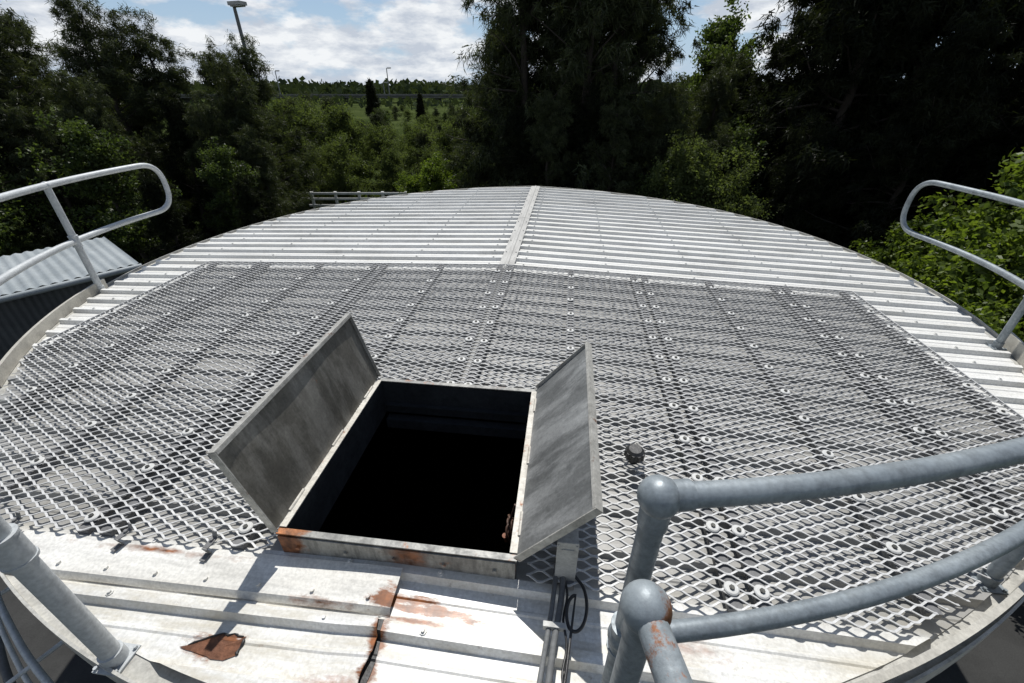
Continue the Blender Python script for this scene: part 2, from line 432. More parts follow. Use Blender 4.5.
def lid(side,ang,mat,label,W=.395):
    mb=MB(); LL=L+.03; t=.004
    nx,ny=10,20; P=[]
    for i in range(nx+1):
        for j in range(ny+1):
            x=W*i/nx; y=-LL/2+LL*j/ny
            edge=min(i,nx-i)*min(j,ny-j)
            P.append((x,y,.0025+(.005*math.sin(x*9+y*4)*math.cos(y*6+x*3) if edge else 0)))
    mb.add(P,[(i*(ny+1)+j,(i+1)*(ny+1)+j,(i+1)*(ny+1)+j+1,i*(ny+1)+j+1) for i in range(nx) for j in range(ny)],True)
    mb.box((W/2,0,-.007),(W,LL,t))
    me=mb.mesh('hatch_lid',mat)
    o=part('lid',me,hatch,label,loc=(side*(HU+.018),0,.125))
    x=Vector((side*math.sin(ang),0,math.cos(ang))); z=Vector((-side*math.cos(ang),0,math.sin(ang))); y=z.cross(x)
    o.rotation_euler=Matrix((x,y,z)).transposed().to_euler()
    mb=MB()
    for (c,s) in (((W+.002,0,.004),(.004,LL+.008,.028)),((W/2,LL/2+.002,.004),(W-.002,.004,.028)),((W/2,-LL/2-.002,.004),(W-.002,.004,.028))): mb.box(c,s)
    mb.box((W-.006,0,.017),(.012,LL-.002,.003))
    part('folded_edge',mb.mesh('folded_edge',M_lidedge),o)
    hb=MB()
    for vv in(-.34,0,.34):
        hb.tube([(side*(HU+.016),vc+vv-.05,.123),(side*(HU+.016),vc+vv+.05,.123)],.008,8)
    hb.box((side*(HU+.002),vc,.1215),(.026,L-.02,.004))
    part('hinge',hb.mesh('hinge',M_hinge,HB),hatch)
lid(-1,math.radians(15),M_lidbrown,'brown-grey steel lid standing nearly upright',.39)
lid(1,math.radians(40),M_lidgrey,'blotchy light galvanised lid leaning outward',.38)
cb=(.385,1.20,-.06)
coil=thing('cable_coil',cb,'small brown cable coil hanging inside the hatch','cable')
mb=MB()
pts=[]
for i in range(60):
    a=i/60*2*math.pi*3; pts.append((cb[0]-.01+.01*math.sin(i*.7),cb[1]+.045*math.cos(a)+i*.0006,cb[2]-.06+.05*math.sin(a)))
mb.tube(pts,.005,6); mb.tube([(cb[0]-.01,cb[1],cb[2]),(cb[0]+.015,cb[1],.06)],.005,6)
part('cable',mb.mesh('cable',M_cable,cb),coil)
mb=MB(); mb.tube([(cb[0]-.02,cb[1]-.02,cb[2]-.09),(cb[0]-.025,cb[1]-.03,cb[2]-.04)],[.008,.011],10)
part('plug',mb.mesh('plug',M_orange,cb),coil)

# ---------------------------------------------------------------- MESH WALKWAY PANELS
WU=3.05; WV0,WV1=.915,3.84
LWD,SWD=.094,.0405
def inside(u,v,m=.0):
    if abs(u)>WU or v<WV0 or v>WV1: return False
    if abs(u-U0)>halfw(v)-.07+m: return False
    if abs(u)<HU+.035 and HV0-.2<v<HV1+.03: return False
    return True
MZ=.062
washer_mb=MB(); washer_mb.tube([(0,0,0),(0,0,.004),(0,0,.007)],[.025,.025,.021],18,True,False)
bolt_mb=MB(); bolt_mb.tube([(0,0,.007),(0,0,.013)],.009,6,True,False)
me_washer=washer_mb.mesh('washer',M_washer); me_bolt=bolt_mb.mesh('bolt',M_bolt)
clip_mb=MB(); clip_mb.box((0,-.012,.010),(.022,.050,.004)); clip_mb.box((0,-.037,-.006),(.022,.004,.034),Matrix.Rotation(.25,3,'X')); clip_mb.box((0,-.052,-.022),(.022,.03,.004)); clip_mb.tube([(0,-.005,.011),(0,-.005,.020)],.007,6,True,False)
clip_mb.box((.0,.012,.022),(.018,.004,.03),Matrix.Rotation(-.3,3,'X'))
me_clip=clip_mb.mesh('clip',M_bar)
bounds=[-3.05,-2.44,-1.22,0,1.22,2.44,3.05]
for pi,(b0,b1) in enumerate(zip(bounds,bounds[1:])):
    g=-.004; out=[]
    j0=int(WV0/(SWD/2)); j1=int(WV1/(SWD/2))
    offu=random.uniform(0,LWD); sagp=random.uniform(0,6)
    for j in range(j0,j1+1):
        va=j*SWD/2; vb=va+SWD/2
        i0=int(b0/(LWD/2))-2; i1=int(b1/(LWD/2))+2
        for i in range(i0,i1):
            if (i+j)%2==0: ua,ub=i*LWD/2,(i+1)*LWD/2
            else: ua,ub=(i+1)*LWD/2,i*LWD/2
            um=(ua+ub)/2
            if um<b0 or um>=b1 or not inside(um,(va+vb)/2): continue
            s=1 if ub>ua else -1
            kx=s*LWD*.09
            A=(ua,va);B=(ua+kx,va+.0008);C=(ub-kx,vb-.0008);E=(ub,vb)
            w=.0040; th=.0018
            def P(p,dv,dz): return (p[0],p[1]+dv,zr(p[0])+MZ+dz)
            seq=[A,B,C,E]
            tl=.0008
            for p,q in zip(seq,seq[1:]):
                a=[P(p,-w,tl),P(p,w,-tl),P(q,w,-tl),P(q,-w,tl)]
                lo=[P(p,-w,tl-th*2),P(p,w,-tl-th*2),P(q,w,-tl-th*2),P(q,-w,tl-th*2)]
                if s<0: a=[a[3],a[2],a[1],a[0]]; lo=[lo[3],lo[2],lo[1],lo[0]]
                out+=a; out+=[lo[3],lo[2],lo[1],lo[0]]; out+=[a[0],a[3],lo[3],lo[0]]
    base=((b0+b1)/2,(WV0+WV1)/2,zr((b0+b1)/2))
    pan=thing('mesh_walkway_panel',base,'galvanised expanded metal walkway panel bolted over the tank roof','walkway panel','expanded metal walkway panels on the tank roof')
    arr=np.array(out,dtype=np.float64)-np.array(base)
    part('mesh_sheet',fast_mesh('mesh_sheet',arr,4,M_mesh),pan)
    cols=[b0+.05,(b0+b1)/2,b1-.05] if b1-b0>1 else ([b0+.08,b1-.05] if b0<0 else [b0+.05,b1-.08])
    for c in cols:
        segs=[];vv=WV0;st0=None
        while vv<=WV1+.001:
            ok=inside(c,min(vv,WV1-.001),.02)
            if ok and st0 is None: st0=vv
            if (not ok or vv+.02>WV1) and st0 is not None: segs.append((st0,vv)); st0=None
            vv+=.02
        for s0,s1 in segs:
            if s1-s0<.05: continue
            mb=MB(); mb.box((c,(s0+s1)/2,zr(c)+.0425),(.05,s1-s0,.022)); part('support_bar',mb.mesh('support_bar',M_bar,base),pan)
    for ci,c in enumerate(cols):
        if c<-.2 and ci==0 and b0>-3: continue
        vv=WV0+.06; step=.245
        while vv<WV1:
            if inside(c,vv,-.02):
                jx,jy=random.uniform(-.005,.005),random.uniform(-.008,.008)
                loc=(c+jx-base[0],vv+jy-base[1],zr(c)+MZ+.0015-base[2])
                w=part('washer',me_washer,pan,loc=loc)
                b=part('bolt',me_bolt,w)
            vv+=step
    cl=b0+.16
    while cl<b1-.02:
        v_=WV0+.005
        while not inside(cl,v_+.03) and v_<1.9: v_+=.01
        if b0<0 and v_<1.9 and not abs(cl)<HU+.05:
            part('clip',me_clip,pan,loc=(cl-base[0],v_-base[1],zr(cl)+MZ-base[2]),rot=(0,0,random.uniform(-.3,.3)))
        cl+=.36
    mb=MB()
    mb.box(((b0+b1)/2,WV1+.004,zr((b0+b1)/2)+MZ-.002),(b1-b0-.012,.006,.012),Matrix.Rotation(math.copysign(math.atan(PITCH),(b0+b1)),3,'Y'))
    if abs(b0)>3 or abs(b1)>3:
        ue=b0 if abs(b0)>3 else b1
        vlo=WV0
        while halfw(vlo)-.07<abs(ue-U0): vlo+=.02
        mb.box((ue,(vlo+WV1)/2,zr(ue)+MZ-.004),(.006,WV1-vlo,.016))
    part('edge_bar',mb.mesh('edge_bar',M_mesh,base),pan)

# ---------------------------------------------------------------- GUARD RAILS
def find_th(x,y):
    u,v=xy2uv(x,y); best=min(((rim(t*math.pi/1800)[0]-u)**2+(rim(t*math.pi/1800)[1]-v)**2,t*math.pi/1800) for t in range(3600))
    return best[1]
ROFF=[-.03]
HD=[0.0]
def rp(th,h,off=None):
    u,v=rim(th,ROFF[0] if off is None else off); return Vector((u,v,zr(u)+h))
H1,H2,R1=.93,.47,.0225
def guard(th0,th1,posts,ptsmat,name_label,toes,startball=False,r=R1,h2s=None,th_h=.105,drop=0.0):
    base=tuple(rp(posts[0],0))
    g=thing('guard_rail',base,name_label,'guard rail','guard rails around the tank roof')
    n=90; h2s=h2s or H2
    def fr(a): return abs(a-th0)/abs(th1-th0)
    def h1(a): return H1-drop*fr(a)**2
    def h2(a): return h2s+(H2-h2s)*min(1,abs(a-th0)/.5)-drop*fr(a)**2
    ang=[th0+(th1-th0)*i/n for i in range(n+1)]
    top=[rp(a,h1(a)) for a in ang]; mid=[rp(a,h2(a)) for a in ang]
    tdir=(top[-1]-top[-2]).normalized(); rad=(H1-H2)/2
    loop=[]
    for i in range(1,24):
        a=math.pi*i/24
        x=abs(math.sin(a))**.75*(rad+.02); z=math.copysign(abs(math.cos(a))**.75,math.cos(a))*rad
        loop.append(Vector((top[-1].x,top[-1].y,(top[-1].z+mid[-1].z)/2))+Vector((tdir.x,tdir.y,0))*x+Vector((0,0,z)))
    mb=MB(); mb.tube(top+loop+mid[::-1],r,14)
    part('rail',mb.mesh('rail',ptsmat,base),g)
    for p in posts:
        f=rp(p,0); mb=MB(); hh=h2(p); ht=h1(p)
        mb.tube([f+Vector((0,0,-.0)),f+Vector((0,0,ht))],r*1.02,16)
        mb.tube([f+Vector((0,0,hh-.04)),f+Vector((0,0,hh+.04))],r*1.3,16)
        for s in(-1,1):
            mb.tube([f+Vector((0,0,hh+s*.04)),f+Vector((0,0,hh+s*.048))],r*1.4,16)
        mb.tube([f+Vector((0,0,0)),f+Vector((0,0,.05))],r*1.25,16)
        mb.box(f+Vector((0,0,.002)),(.085,.085,.008))
        for sx in(-.034,.034):
            for sy in(-.034,.034): mb.tube([f+Vector((sx,sy,.006)),f+Vector((sx,sy,.016))],.006,6,True,False)
        if not startball: mb.sphere(f+Vector((0,0,ht)),r*1.25,sq=(1,1,.95))
        part('post',mb.mesh('post',ptsmat,base),g)
    for a0,a1 in toes:
        mb=MB(); sweep(mb,[a0+(a1-a0)*i/60 for i in range(61)],[(.030,.0),(.030,th_h),(.036,th_h),(.036,.0)],False)
        sweep(mb,[a0+(a1-a0)*i/60 for i in range(61)],[(.036,th_h-.006),(.036,th_h),(.050,th_h),(.050,th_h-.006)],False)
        part('toe_board',mb.mesh('toe_board',M_toe,base),g)
    return g,top,mid,base
a0=find_th(.245,.48); a1=find_th(3.76,4.0)
if a1<math.pi: a1+=TW
aP=[a0,find_th(1.75,.9),find_th(3.05,1.75),find_th(3.62,2.58)]
aP=[a if a>a0-.01 else a+TW for a in aP]
te=find_th(3.62,2.75); te=te if te>a0 else te+TW
g,top,mid,base=guard(a0,a1,aP,M_pipe,'blue-grey galvanised pipe guard rail with ball joints',[(a0+.16,te)],True,drop=.05)
b=MB(); b.sphere(rp(a0,H1),.036,28,18); b.tube([rp(a0,H1-.07),rp(a0,H1)],.0265,20); tt=(top[4]-top[0]).normalized(); b.tube([top[0],top[0]+tt*.055],.0265,20)
part('ball_joint',b.mesh('ball_joint',M_pipe,base),g)
b=MB(); b.sphere(rp(a0,H2),.034,28,18)
part('ball_joint',b.mesh('ball_joint',M_pipe,base),g)
ROFF[0]=.03
l0=find_th(-1.22,.64); l1=find_th(-4.0,4.66)
LP=[l0,find_th(-2.6,1.3),find_th(-3.9,3.62)]
g2,_,_,_=guard(l0,l1,LP,M_rail,'pale grey pipe guard rail with rounded end',[(find_th(-3.2,2.1),find_th(-4.0,3.7))],False,.0255,.56,.085)
sb=xy2uv(.195,.34); zb=.845
lb=(sb[0],sb[1],-.3)
st=thing('ladder_handrail',lb,'galvanised ladder handrail with brown rust and ball fitting','handrail')
mb=MB(); mb.tube([(sb[0],sb[1],-.6),(sb[0],sb[1],zb)],.0225,18); mb.tube([(sb[0],sb[1],zb-.075),(sb[0],sb[1],zb)],.0265,18)
part('post',mb.mesh('stile_post',M_pipe,lb),st)
mb=MB(); mb.sphere((0,0,0),.037,28,18); part('ball_joint',mb.mesh('ball_joint2',M_balls),st,loc=(0,0,zb+.3))
e=xy2uv(.235,.02)
mb=MB(); mb.tube([(sb[0],sb[1],zb),(e[0],e[1],zb+.0)],.023,18)
part('handrail_pipe',mb.mesh('handrail_pipe',M_rustpipe,lb),st,'galvanised pipe with heavy brown rust')

# junction box & conduits
bu,bv=xy2uv(.185,.885)
jb=thing('junction_box',(bu,bv,.035),'tall narrow grey electrical box with conduit and loose cable','junction box')
mb=MB(); mb.box((bu,bv,.125),(.066,.052,.22)); mb.box((bu,bv-.029,.125),(.070,.006,.225))
mb.box((bu,bv-.033,.19),(.04,.004,.03))
for sx in(-.029,.029):
    for sz in(-.10,.10): mb.tube([(bu+sx,bv-.032,.125+sz),(bu+sx,bv-.036,.125+sz)],.0035,6,True,False)
part('housing',mb.mesh('housing',M_box,(bu,bv,.035)),jb)
mb=MB(); mb.tube([(bu-.005,bv-.01,.05),(bu-.006,bv-.05,.040),(bu-.012,bv-.12,.040),(bu-.030,bv-.24,.040),(bu-.05,bv-.44,.040)],.010,12)
part('conduit',mb.mesh('conduit',M_conduit,(bu,bv,.035)),jb)
mb=MB(); mb.tube([(bu-.030,bv+.01,.05),(bu-.033,bv-.06,.040),(bu-.04,bv-.14,.040),(bu-.078,bv-.44,.040)],.008,12)
part('conduit',mb.mesh('conduit',M_conduit,(bu,bv,.035)),jb)
mb=MB(); mb.box((bu-.030,bv-.19,.044),(.070,.016,.022)); part('pipe_clip',mb.mesh('pipe_clip',M_box,(bu,bv,.035)),jb)
mb=MB(); pts=[]
for i in range(50):
    t=i/49; a=t*TW*.9-1.2
    pts.append((bu+.035+.035*math.cos(a)+.01*t,bv-.10-.07*math.sin(a)-.06*t,.042+.014*abs(math.sin(t*5))))
pts=[(bu+.02,bv-.01,.055)]+pts+[(bu+.01,bv-.30,.042),(bu-.01,bv-.44,.042)]
mb.tube(pts,.0055,8); part('cable',mb.mesh('jb_cable',M_black,(bu,bv,.035)),jb)
mb=MB(); pts=[(bu-.015,bv-.02,.05)]+[(bu+.004+.006*math.sin(i*.8),bv-.05-.39*i/20,.041+.004*math.sin(i)) for i in range(21)]
mb.tube(pts,.004,8); part('cable',mb.mesh('jb_cable',M_black,(bu,bv,.035)),jb)
ku,kv=xy2uv(.55,1.40)
kb=(ku,kv,zr(ku)+MZ)
kn=thing('plastic_knob',kb,'small upright black fluted plastic knob on the mesh','knob')
mb=MB(); z=kb[2]
mb.tube([(ku,kv,z),(ku,kv,z+.035)],.020,14)
mb.tube([(ku,kv,z+.033),(ku,kv,z+.037),(ku,kv,z+.068),(ku,kv,z+.078)],[.036,.042,.040,.028],20,True,False)
for i in range(10):
    a=i/10*TW; mb.tube([(ku+.039*math.cos(a),kv+.039*math.sin(a),z+.036),(ku+.037*math.cos(a),kv+.037*math.sin(a),z+.068)],.008,6)
part('knob_body',mb.mesh('knob_body',M_black,kb),kn)

# service pipes
sp0=find_th(-.75,.45)
def wallpt(th,off,z):
    u,v=rim(th,off); return (u,v,z)
pb=wallpt(sp0,.15,-.5)
pr_=thing('service_pipes',pb,'thin pale service pipes running round the tank wall','pipes')
s1=find_th(-2.9,1.5)
for k,(off,z,r,m_) in enumerate(((.16,-.42,.012,M_rail),(.21,-.55,.009,M_white),(.30,-.80,.016,M_conduit))):
    mb=MB(); mb.tube([wallpt(sp0+(s1-sp0)*i/40,off,z+.004*math.sin(i)) for i in range(41)],r,10)
    part('pipe',mb.mesh('service_pipe',m_,pb),pr_)
for i in range(5):
    a=sp0+(s1-sp0)*(i+.5)/5; p0=wallpt(a,-.03,-.45); p1=wallpt(a,.33,-.45); p2=wallpt(a,.33,-.83)
    mb=MB(); mb.tube([p0,p1,p2],.010,6); part('bracket',mb.mesh('pipe_bracket',M_rail,pb),pr_)

# ---------------------------------------------------------------- SHED
shx,shy=-6.15,6.6
dirE=Vector((-1.0,-1.3,0)).normalized()
dirB=Vector((-.79,.61,0)).normalized()
sh=thing('metal_shed',(shx,shy,GZ),'small dark grey corrugated shed with pale metal roof','shed',frame=False)
def S(e,b,z): 
    p=dirE*e+dirB*b; return (p.x,p.y,z-GZ)
Le,Lb=6.5,1.5; ze,zb2=-.95,-.87
mb=MB(); n=int(Le/.0325); pr=[]
for i in range(n+1):
    e=-.08+ i*(Le+.24)/n; dz=.012*math.sin(e/.13*TW); pr.append((e,dz))
vsl=[S(e,-.12,ze-.012+dz) for e,dz in pr]+[S(e,Lb+.12,zb2+.012+dz) for e,dz in pr]; m=len(pr)
mb.add(vsl,[(i,i+1,m+i+1,m+i) for i in range(m-1)],True)
part('roof',mb.mesh('shed_roof',M_shedroof),sh)
mb=MB()
def cwall(p0,p1,zt0,zt1):
    Ln=(Vector(p1)-Vector(p0)).length; k=int(Ln/.02); a=Vector(p0);b2=Vector(p1); d=(b2-a).normalized(); nn=Vector((d.y,-d.x,0)); vs=[]
    for i in range(k+1):
        t=i/k; p=a+(b2-a)*t+nn*.009*math.sin(t*Ln/.08*TW)
        vs+= [(p.x,p.y,0),(p.x,p.y,zt0+(zt1-zt0)*t)]
    mb.add(vs,[(2*i,2*i+2,2*i+3,2*i+1) for i in range(k)],True)
z0=ze-GZ-.03; z1=zb2-GZ-.03
c=[Vector(S(0,0,GZ)),Vector(S(Le,0,GZ)),Vector(S(Le,Lb,GZ)),Vector(S(0,Lb,GZ))]
cwall(c[0],c[1],z0,z0); cwall(c[1],c[2],z0,z1); cwall(c[2],c[3],z1,z1); cwall(c[3],c[0],z1,z0)
part('wall',mb.mesh('shed_wall',M_shedwall),sh)
mb=MB()
a=Vector(S(-.10,-.14,ze-.06)); b2=Vector(S(Le+.1,-.14,ze-.06)); mb.tube([a,b2],.045,8)
part('gutter',mb.mesh('shed_gutter',M_shedroof),sh)

# ---------------------------------------------------------------- GROUND
def sheet(name,poly,z,mat):
    me=D.meshes.new(name); me.from_pydata([(x,y,z) for x,y in poly],[],[tuple(range(len(poly)))]); me.materials.append(mat)
    o=D.objects.new(name,me); col.objects.link(o); o['kind']='structure'; return o
sheet('ground',[(-900,-300),(900,-300),(900,1500),(-900,1500)],GZ-.004,M_grass)
sheet('service_yard',[(-9,-7),(7,-7),(7,2.5),(3,9),(-9,5)],GZ,M_asphalt)
fb=(-5.2,16,GZ)
fe=thing('rail_fence',fb,'white horizontal rail fence beyond the tank','fence',frame=False)
for i in range(6):
    mb=MB(); mb.box((-2.0+i*.85,0,.5),(.08,.08,1.0)); mb.box((-2.0+i*.85,0,1.01),(.1,.1,.02)); part('post',mb.mesh('fence_post',M_white),fe)
for z in(.55,.78,.97):
    mb=MB(); mb.box((.1,-.06,z),(4.5,.03,.07)); part('rail',mb.mesh('fence_rail',M_white),fe)
def lamp(x,y,h,s,lbl,arm=1.0):
    t=thing('street_lamp',(x,y,GZ),lbl,'street lamp',frame=False)
    mb=MB(); mb.tube([(0,0,0),(0,0,.4),(0,0,h-.3),(0,0,h)],[.1*s,.07*s,.045*s,.04*s],10)
    mb.tube([(0,0,h-.05),(.25*s*arm,-.1*s*arm,h+.05)],.03*s,8)
    part('pole',mb.mesh('lamp_pole',M_lamp),t)
    mb=MB(); R=Matrix.Rotation(-.35,3,'Z')
    mb.box((.32*s*arm,-.13*s*arm,h+.06),(.42*s,.24*s,.08*s),R); mb.box((.33*s*arm,-.135*s*arm,h+.06-.055*s),(.34*s,.18*s,.03*s),R)
    part('lamp_head',mb.mesh('lamp_head',M_box),t)
lamp(-9.25,18,6.56,1.25,'slim grey floodlight pole rising above the trees',.4)
for (xx,yy,h) in ((-73,150,7.9),(-70,150,7.9),(-37,150,8.6),(-39,152,5)):
    lamp(xx,yy,h,2.6,'distant highway lamp pole')
vb=(-60,140,GZ)
vi=thing('viaduct',vb,'long low concrete highway viaduct across the flats','viaduct',frame=False)
mb=MB(); mb.box((0,0,1.5),(130,8,.5)); mb.box((0,-4.1,1.9),(130,.25,.35)); mb.box((0,4.1,1.9),(130,.25,.35)); part('deck',mb.mesh('deck',M_conc),vi)
for i in range(14):
    mb=MB(); mb.box((-60+i*9,0,.55),(1.2,6,1.1)); mb.box((-60+i*9,0,1.14),(1.8,7,.1))
    part('pier',mb.mesh('pier',M_conc),vi)

# ---------------------------------------------------------------- TREES
def rnd_unit(rng,n):
    a=rng.normal(size=(n,3)); return a/np.linalg.norm(a,axis=1,keepdims=True)
def tree_meshes(tag,seed,kind,H,R,leafmat_,nl=34,per=80,size=.35,width=.035,low=.1):
    rng=np.random.default_rng(seed)
    mb=MB()
    tp=[]; x=y=0
    for i in range(9):
        t=i/8; tp.append((x,y,H*.93*t)); x+=rng.normal()*.05*H/6; y+=rng.normal()*.05*H/6
    mb.tube(tp,[.017*H*(1-.85*i/8)+.008 for i in range(9)],8,False)
    cents=[]; outs=[]
    for l in range(nl):
        t=low+(1-low)*(l+rng.random())/nl; h=H*.93*t; i=min(int(t*8),7); f=t*8-i
        p0=np.array(tp[i])*(1-f)+np.array(tp[min(i+1,8)])*f
        az=rng.random()*TW
        if kind=='con': prof_=max(.08,1-t)
        elif kind=='cas': prof_=(.35+.65*math.sin(min(1,(t-low)/(1-low)*1.05+.18)*math.pi)**.7)
        else: prof_=max(.3,math.sin(min(1,(t-low)/(1-low)*.8+.22)*math.pi)**.5)
        Ln=R*prof_*rng.uniform(.5,1.2)
        el=rng.uniform(.35,1.0) if t>.5 else rng.uniform(.0,.6)
        if kind=='con': el=.1
        pts=[p0]; d=np.array([math.cos(az)*math.cos(el),math.sin(az)*math.cos(el),math.sin(el)])
        for s in range(5):
            d=d+rng.normal(size=3)*.14; 
            if kind=='cas': d[2]-=.05
            d/=np.linalg.norm(d); pts.append(pts[-1]+d*Ln/5)
        r0=.005*H*(1-.6*t)+.004
        mb.tube([tuple(p) for p in pts],[r0*(1-.16*k) for k in range(6)],5,False)
        m=9 if kind!='broad' else 7
        for k in range(m):
            s=(.15+.9*(k+rng.random())/m)*5; i=min(int(s),4); f=s-i
            c=pts[i]*(1-f)+pts[i+1]*f+rng.normal(size=3)*R*.09
            cents.append(c); outs.append([math.cos(az),math.sin(az),.1])
    for k in range(5):
        cents.append(np.array(tp[-1])+rng.normal(size=3)*R*.12+np.array([0,0,H*.02*k])); outs.append([0,0,.6])
    cents=np.array(cents); outs=np.array(outs); nc=len(cents)
    csz=rng.uniform(.4,1.4,nc)
    idx=np.repeat(np.arange(nc),per); n=len(idx)
    if kind!='broad':
        tw=outs[idx]*.5+rnd_unit(rng,nc)[idx]*.7
        along=rng.random(n)[:,None]
        st=cents[idx]+tw*(along*R*.19)*csz[idx][:,None]+rng.normal(size=(n,3))*(R*.032*csz[idx])[:,None]
        d=outs[idx]*.35+rnd_unit(rng,n)*.70+np.array([0,0,-.45]); d/=np.linalg.norm(d,axis=1,keepdims=True)
        ln=size*rng.uniform(.5,1.3,n)[:,None]; side=np.cross(d,rnd_unit(rng,n)); side/=np.linalg.norm(side,axis=1,keepdims=True)
        w=width*rng.uniform(.6,1.3,n)[:,None]
        V=np.stack([st-side*w*.5,st+side*w*.5,st+d*ln+np.array([0,0,-.12])*ln],1).reshape(-1,3); k=3
    else:
        rad=rng.random(n)**.5
        st=cents[idx]+rnd_unit(rng,n)*(rad*R*.19*csz[idx])[:,None]*np.array([1,1,.75])
        nrmv=rnd_unit(rng,n)+np.array([0,0,.5]); nrmv/=np.linalg.norm(nrmv,axis=1,keepdims=True)
        a=np.cross(nrmv,rnd_unit(rng,n)); a/=np.linalg.norm(a,axis=1,keepdims=True); b=np.cross(nrmv,a)
        s=size*rng.uniform(.6,1.3,n)[:,None]
        V=np.stack([st-a*s*.5,st+b*s*width,st+a*s*.5-nrmv*s*.1,st-b*s*width],1).reshape(-1,3); k=4
    return mb.mesh(tag+'_trunk',M_bark), fast_mesh(tag+'_crown',V,k,leafmat_)
T={}
T['c1']=tree_meshes('c1',1,'cas',7,2.3,L_cas,46,95,.19,.024,.05)
T['c2']=tree_meshes('c2',2,'cas',8,2.0,L_cas,48,95,.19,.024,.05)
T['c3']=tree_meshes('c3',5,'cas',9,2.6,L_cas,54,100,.20,.026,.05)
T['d1']=tree_meshes('d1',7,'cas',9,2.7,L_dark,60,100,.21,.036,.03)
T['d2']=tree_meshes('d2',8,'cas',8,2.4,L_dark,56,100,.21,.036,.03)
T['b1']=tree_meshes('b1',11,'broad',5,1.8,L_broad,32,80,.11,.27,.1)
T['b2']=tree_meshes('b2',12,'broad',6,1.7,L_broad,34,80,.11,.27,.15)
T['m1']=tree_meshes('m1',21,'broad',4,2.1,L_mid,44,80,.11,.22,.0)
T['m2']=tree_meshes('m2',22,'broad',4.2,2.0,L_mid,44,80,.11,.22,.0)
T['y1']=tree_meshes('y1',14,'broad',3.4,1.7,L_bright,32,80,.12,.28,.1)
T['y2']=tree_meshes('y2',15,'broad',3.0,1.6,L_bright,32,90,.10,.28,.1)
T['p1']=tree_meshes('p1',33,'con',4.2,1.0,L_dark,46,60,.28,.07,.05)
info={'c':('casuarina_tree','dark feathery she-oak tree with drooping needles','tree','feathery trees around the tank'),
 'd':('casuarina_tree','dense near-black she-oak tree with drooping foliage','tree','feathery trees around the tank'),
 'b':('broadleaf_tree','mid-green leafy tree behind the tank','tree','leafy green trees'),
 'm':('broadleaf_tree','olive-green sunlit bushy tree on the flats','tree','leafy green trees'),
 'p':('conifer_tree','small dark conical conifer standing on the flats','tree','small dark conifers'),
 'y':('leafy_shrub','bright yellow-green sunlit leafy shrub','shrub','bright leafy shrubs')}
def plant(kind,x,y,s=1.0,sz=None,rot=None,gz=GZ):
    nm,lab,cat,grp=info[kind[0]]
    e=thing(nm,(x,y,gz),lab,cat,grp,False)
    e.rotation_euler=(random.uniform(-.04,.04),random.uniform(-.04,.04),random.uniform(0,TW) if rot is None else rot)
    e.scale=(s,s,(sz or s))
    part('trunk',T[kind][0],e); part('crown',T[kind][1],e)
for k,x,y,s in [('c1',-16,12,.92),('c2',-13.6,13.2,.82),('c3',-11.4,14.2,.70),('c1',-10.2,14.8,.84),('c2',-8.9,15.2,.66),('c1',-14.5,15.5,.92),('c1',-7.9,14.0,.70),('c1',-8.6,16.6,.78),
                ('d2',-12.5,11.5,.60),('c3',-10.6,12.2,.5),('d2',-9.2,12.8,.52),('d1',-15.5,10,.60),('c2',-8.3,12.8,.50),('b1',-9.6,10.8,.70),('b1',-12,9.6,.8),('b2',-7.4,11.8,.5),
                ('c1',-6.9,12.8,.46),('d2',-6.6,10.8,.30),('d1',-7.8,9.9,.30),('b1',-14.5,8.2,.8),('d2',-17.5,8.5,.6),('c3',-18.5,14,.78),('d1',-13,16.5,.6),('d1',-9.4,17.2,.5),('c2',-11,11,.5)]:
    plant(k,x,y,s)
for k,x,y,s in [('c3',.5,14,1.0),('c2',1.9,13,1.15),('c3',2.9,13.8,.92),('c1',-.5,15.2,.85),('c2',3.9,15.5,.98),('d1',1.2,15.5,1.0),('d2',2.6,16,1.1),('c3',.9,12.4,.45),('c2',2.6,12.0,.5),('c1',4.0,12.4,.62),
                ('d2',.2,13,.48),('d1',2.0,12.6,.45),('b2',7.4,17.5,1.06),('b2',6.5,15.5,.90),('c1',4.9,11.6,.48),('b1',5.6,11.6,.66),('c2',6.0,14,.60),('c3',6.4,14.5,.55),('c2',5.2,13,.60),('c2',-1.1,14.2,.45),('m2',4.3,10.7,.72),('m1',5.2,10.6,.62),('b1',3.6,11.2,.5)]:
    plant(k,x,y,s)
for k,x,y,s in [('d1',7.9,11.5,.98),('d2',9.5,11.8,1.1),('d1',11.4,11.5,1.0),('d2',9.4,14,1.15),('d1',11.5,14.5,1.1),('d2',13.5,11.5,1.1),('d1',8.0,9.3,.6),('d2',9.8,9.0,.65),('d1',6.5,10.2,.40),
                ('d2',12,9,.8),('d1',15,13,1.1),('d2',11.4,7.4,.6),('c2',16,10,1.1),('c1',13.6,8.5,1.05),('d2',7.9,13,.9)]:
    plant(k,x,y,s)
for k,x,y,s in [('y1',6.3,5.4,.76),('y2',5.5,4.6,.66),('y1',7.6,6.0,.98),('y2',6.9,4.3,.86),('y1',8.2,4.8,1.0),('y2',5.5,3.4,.62),('y1',6.9,7.2,.62),('y2',5.3,2.3,.6),('y1',9.4,6.6,1.08)]:
    plant(k,x,y,s)
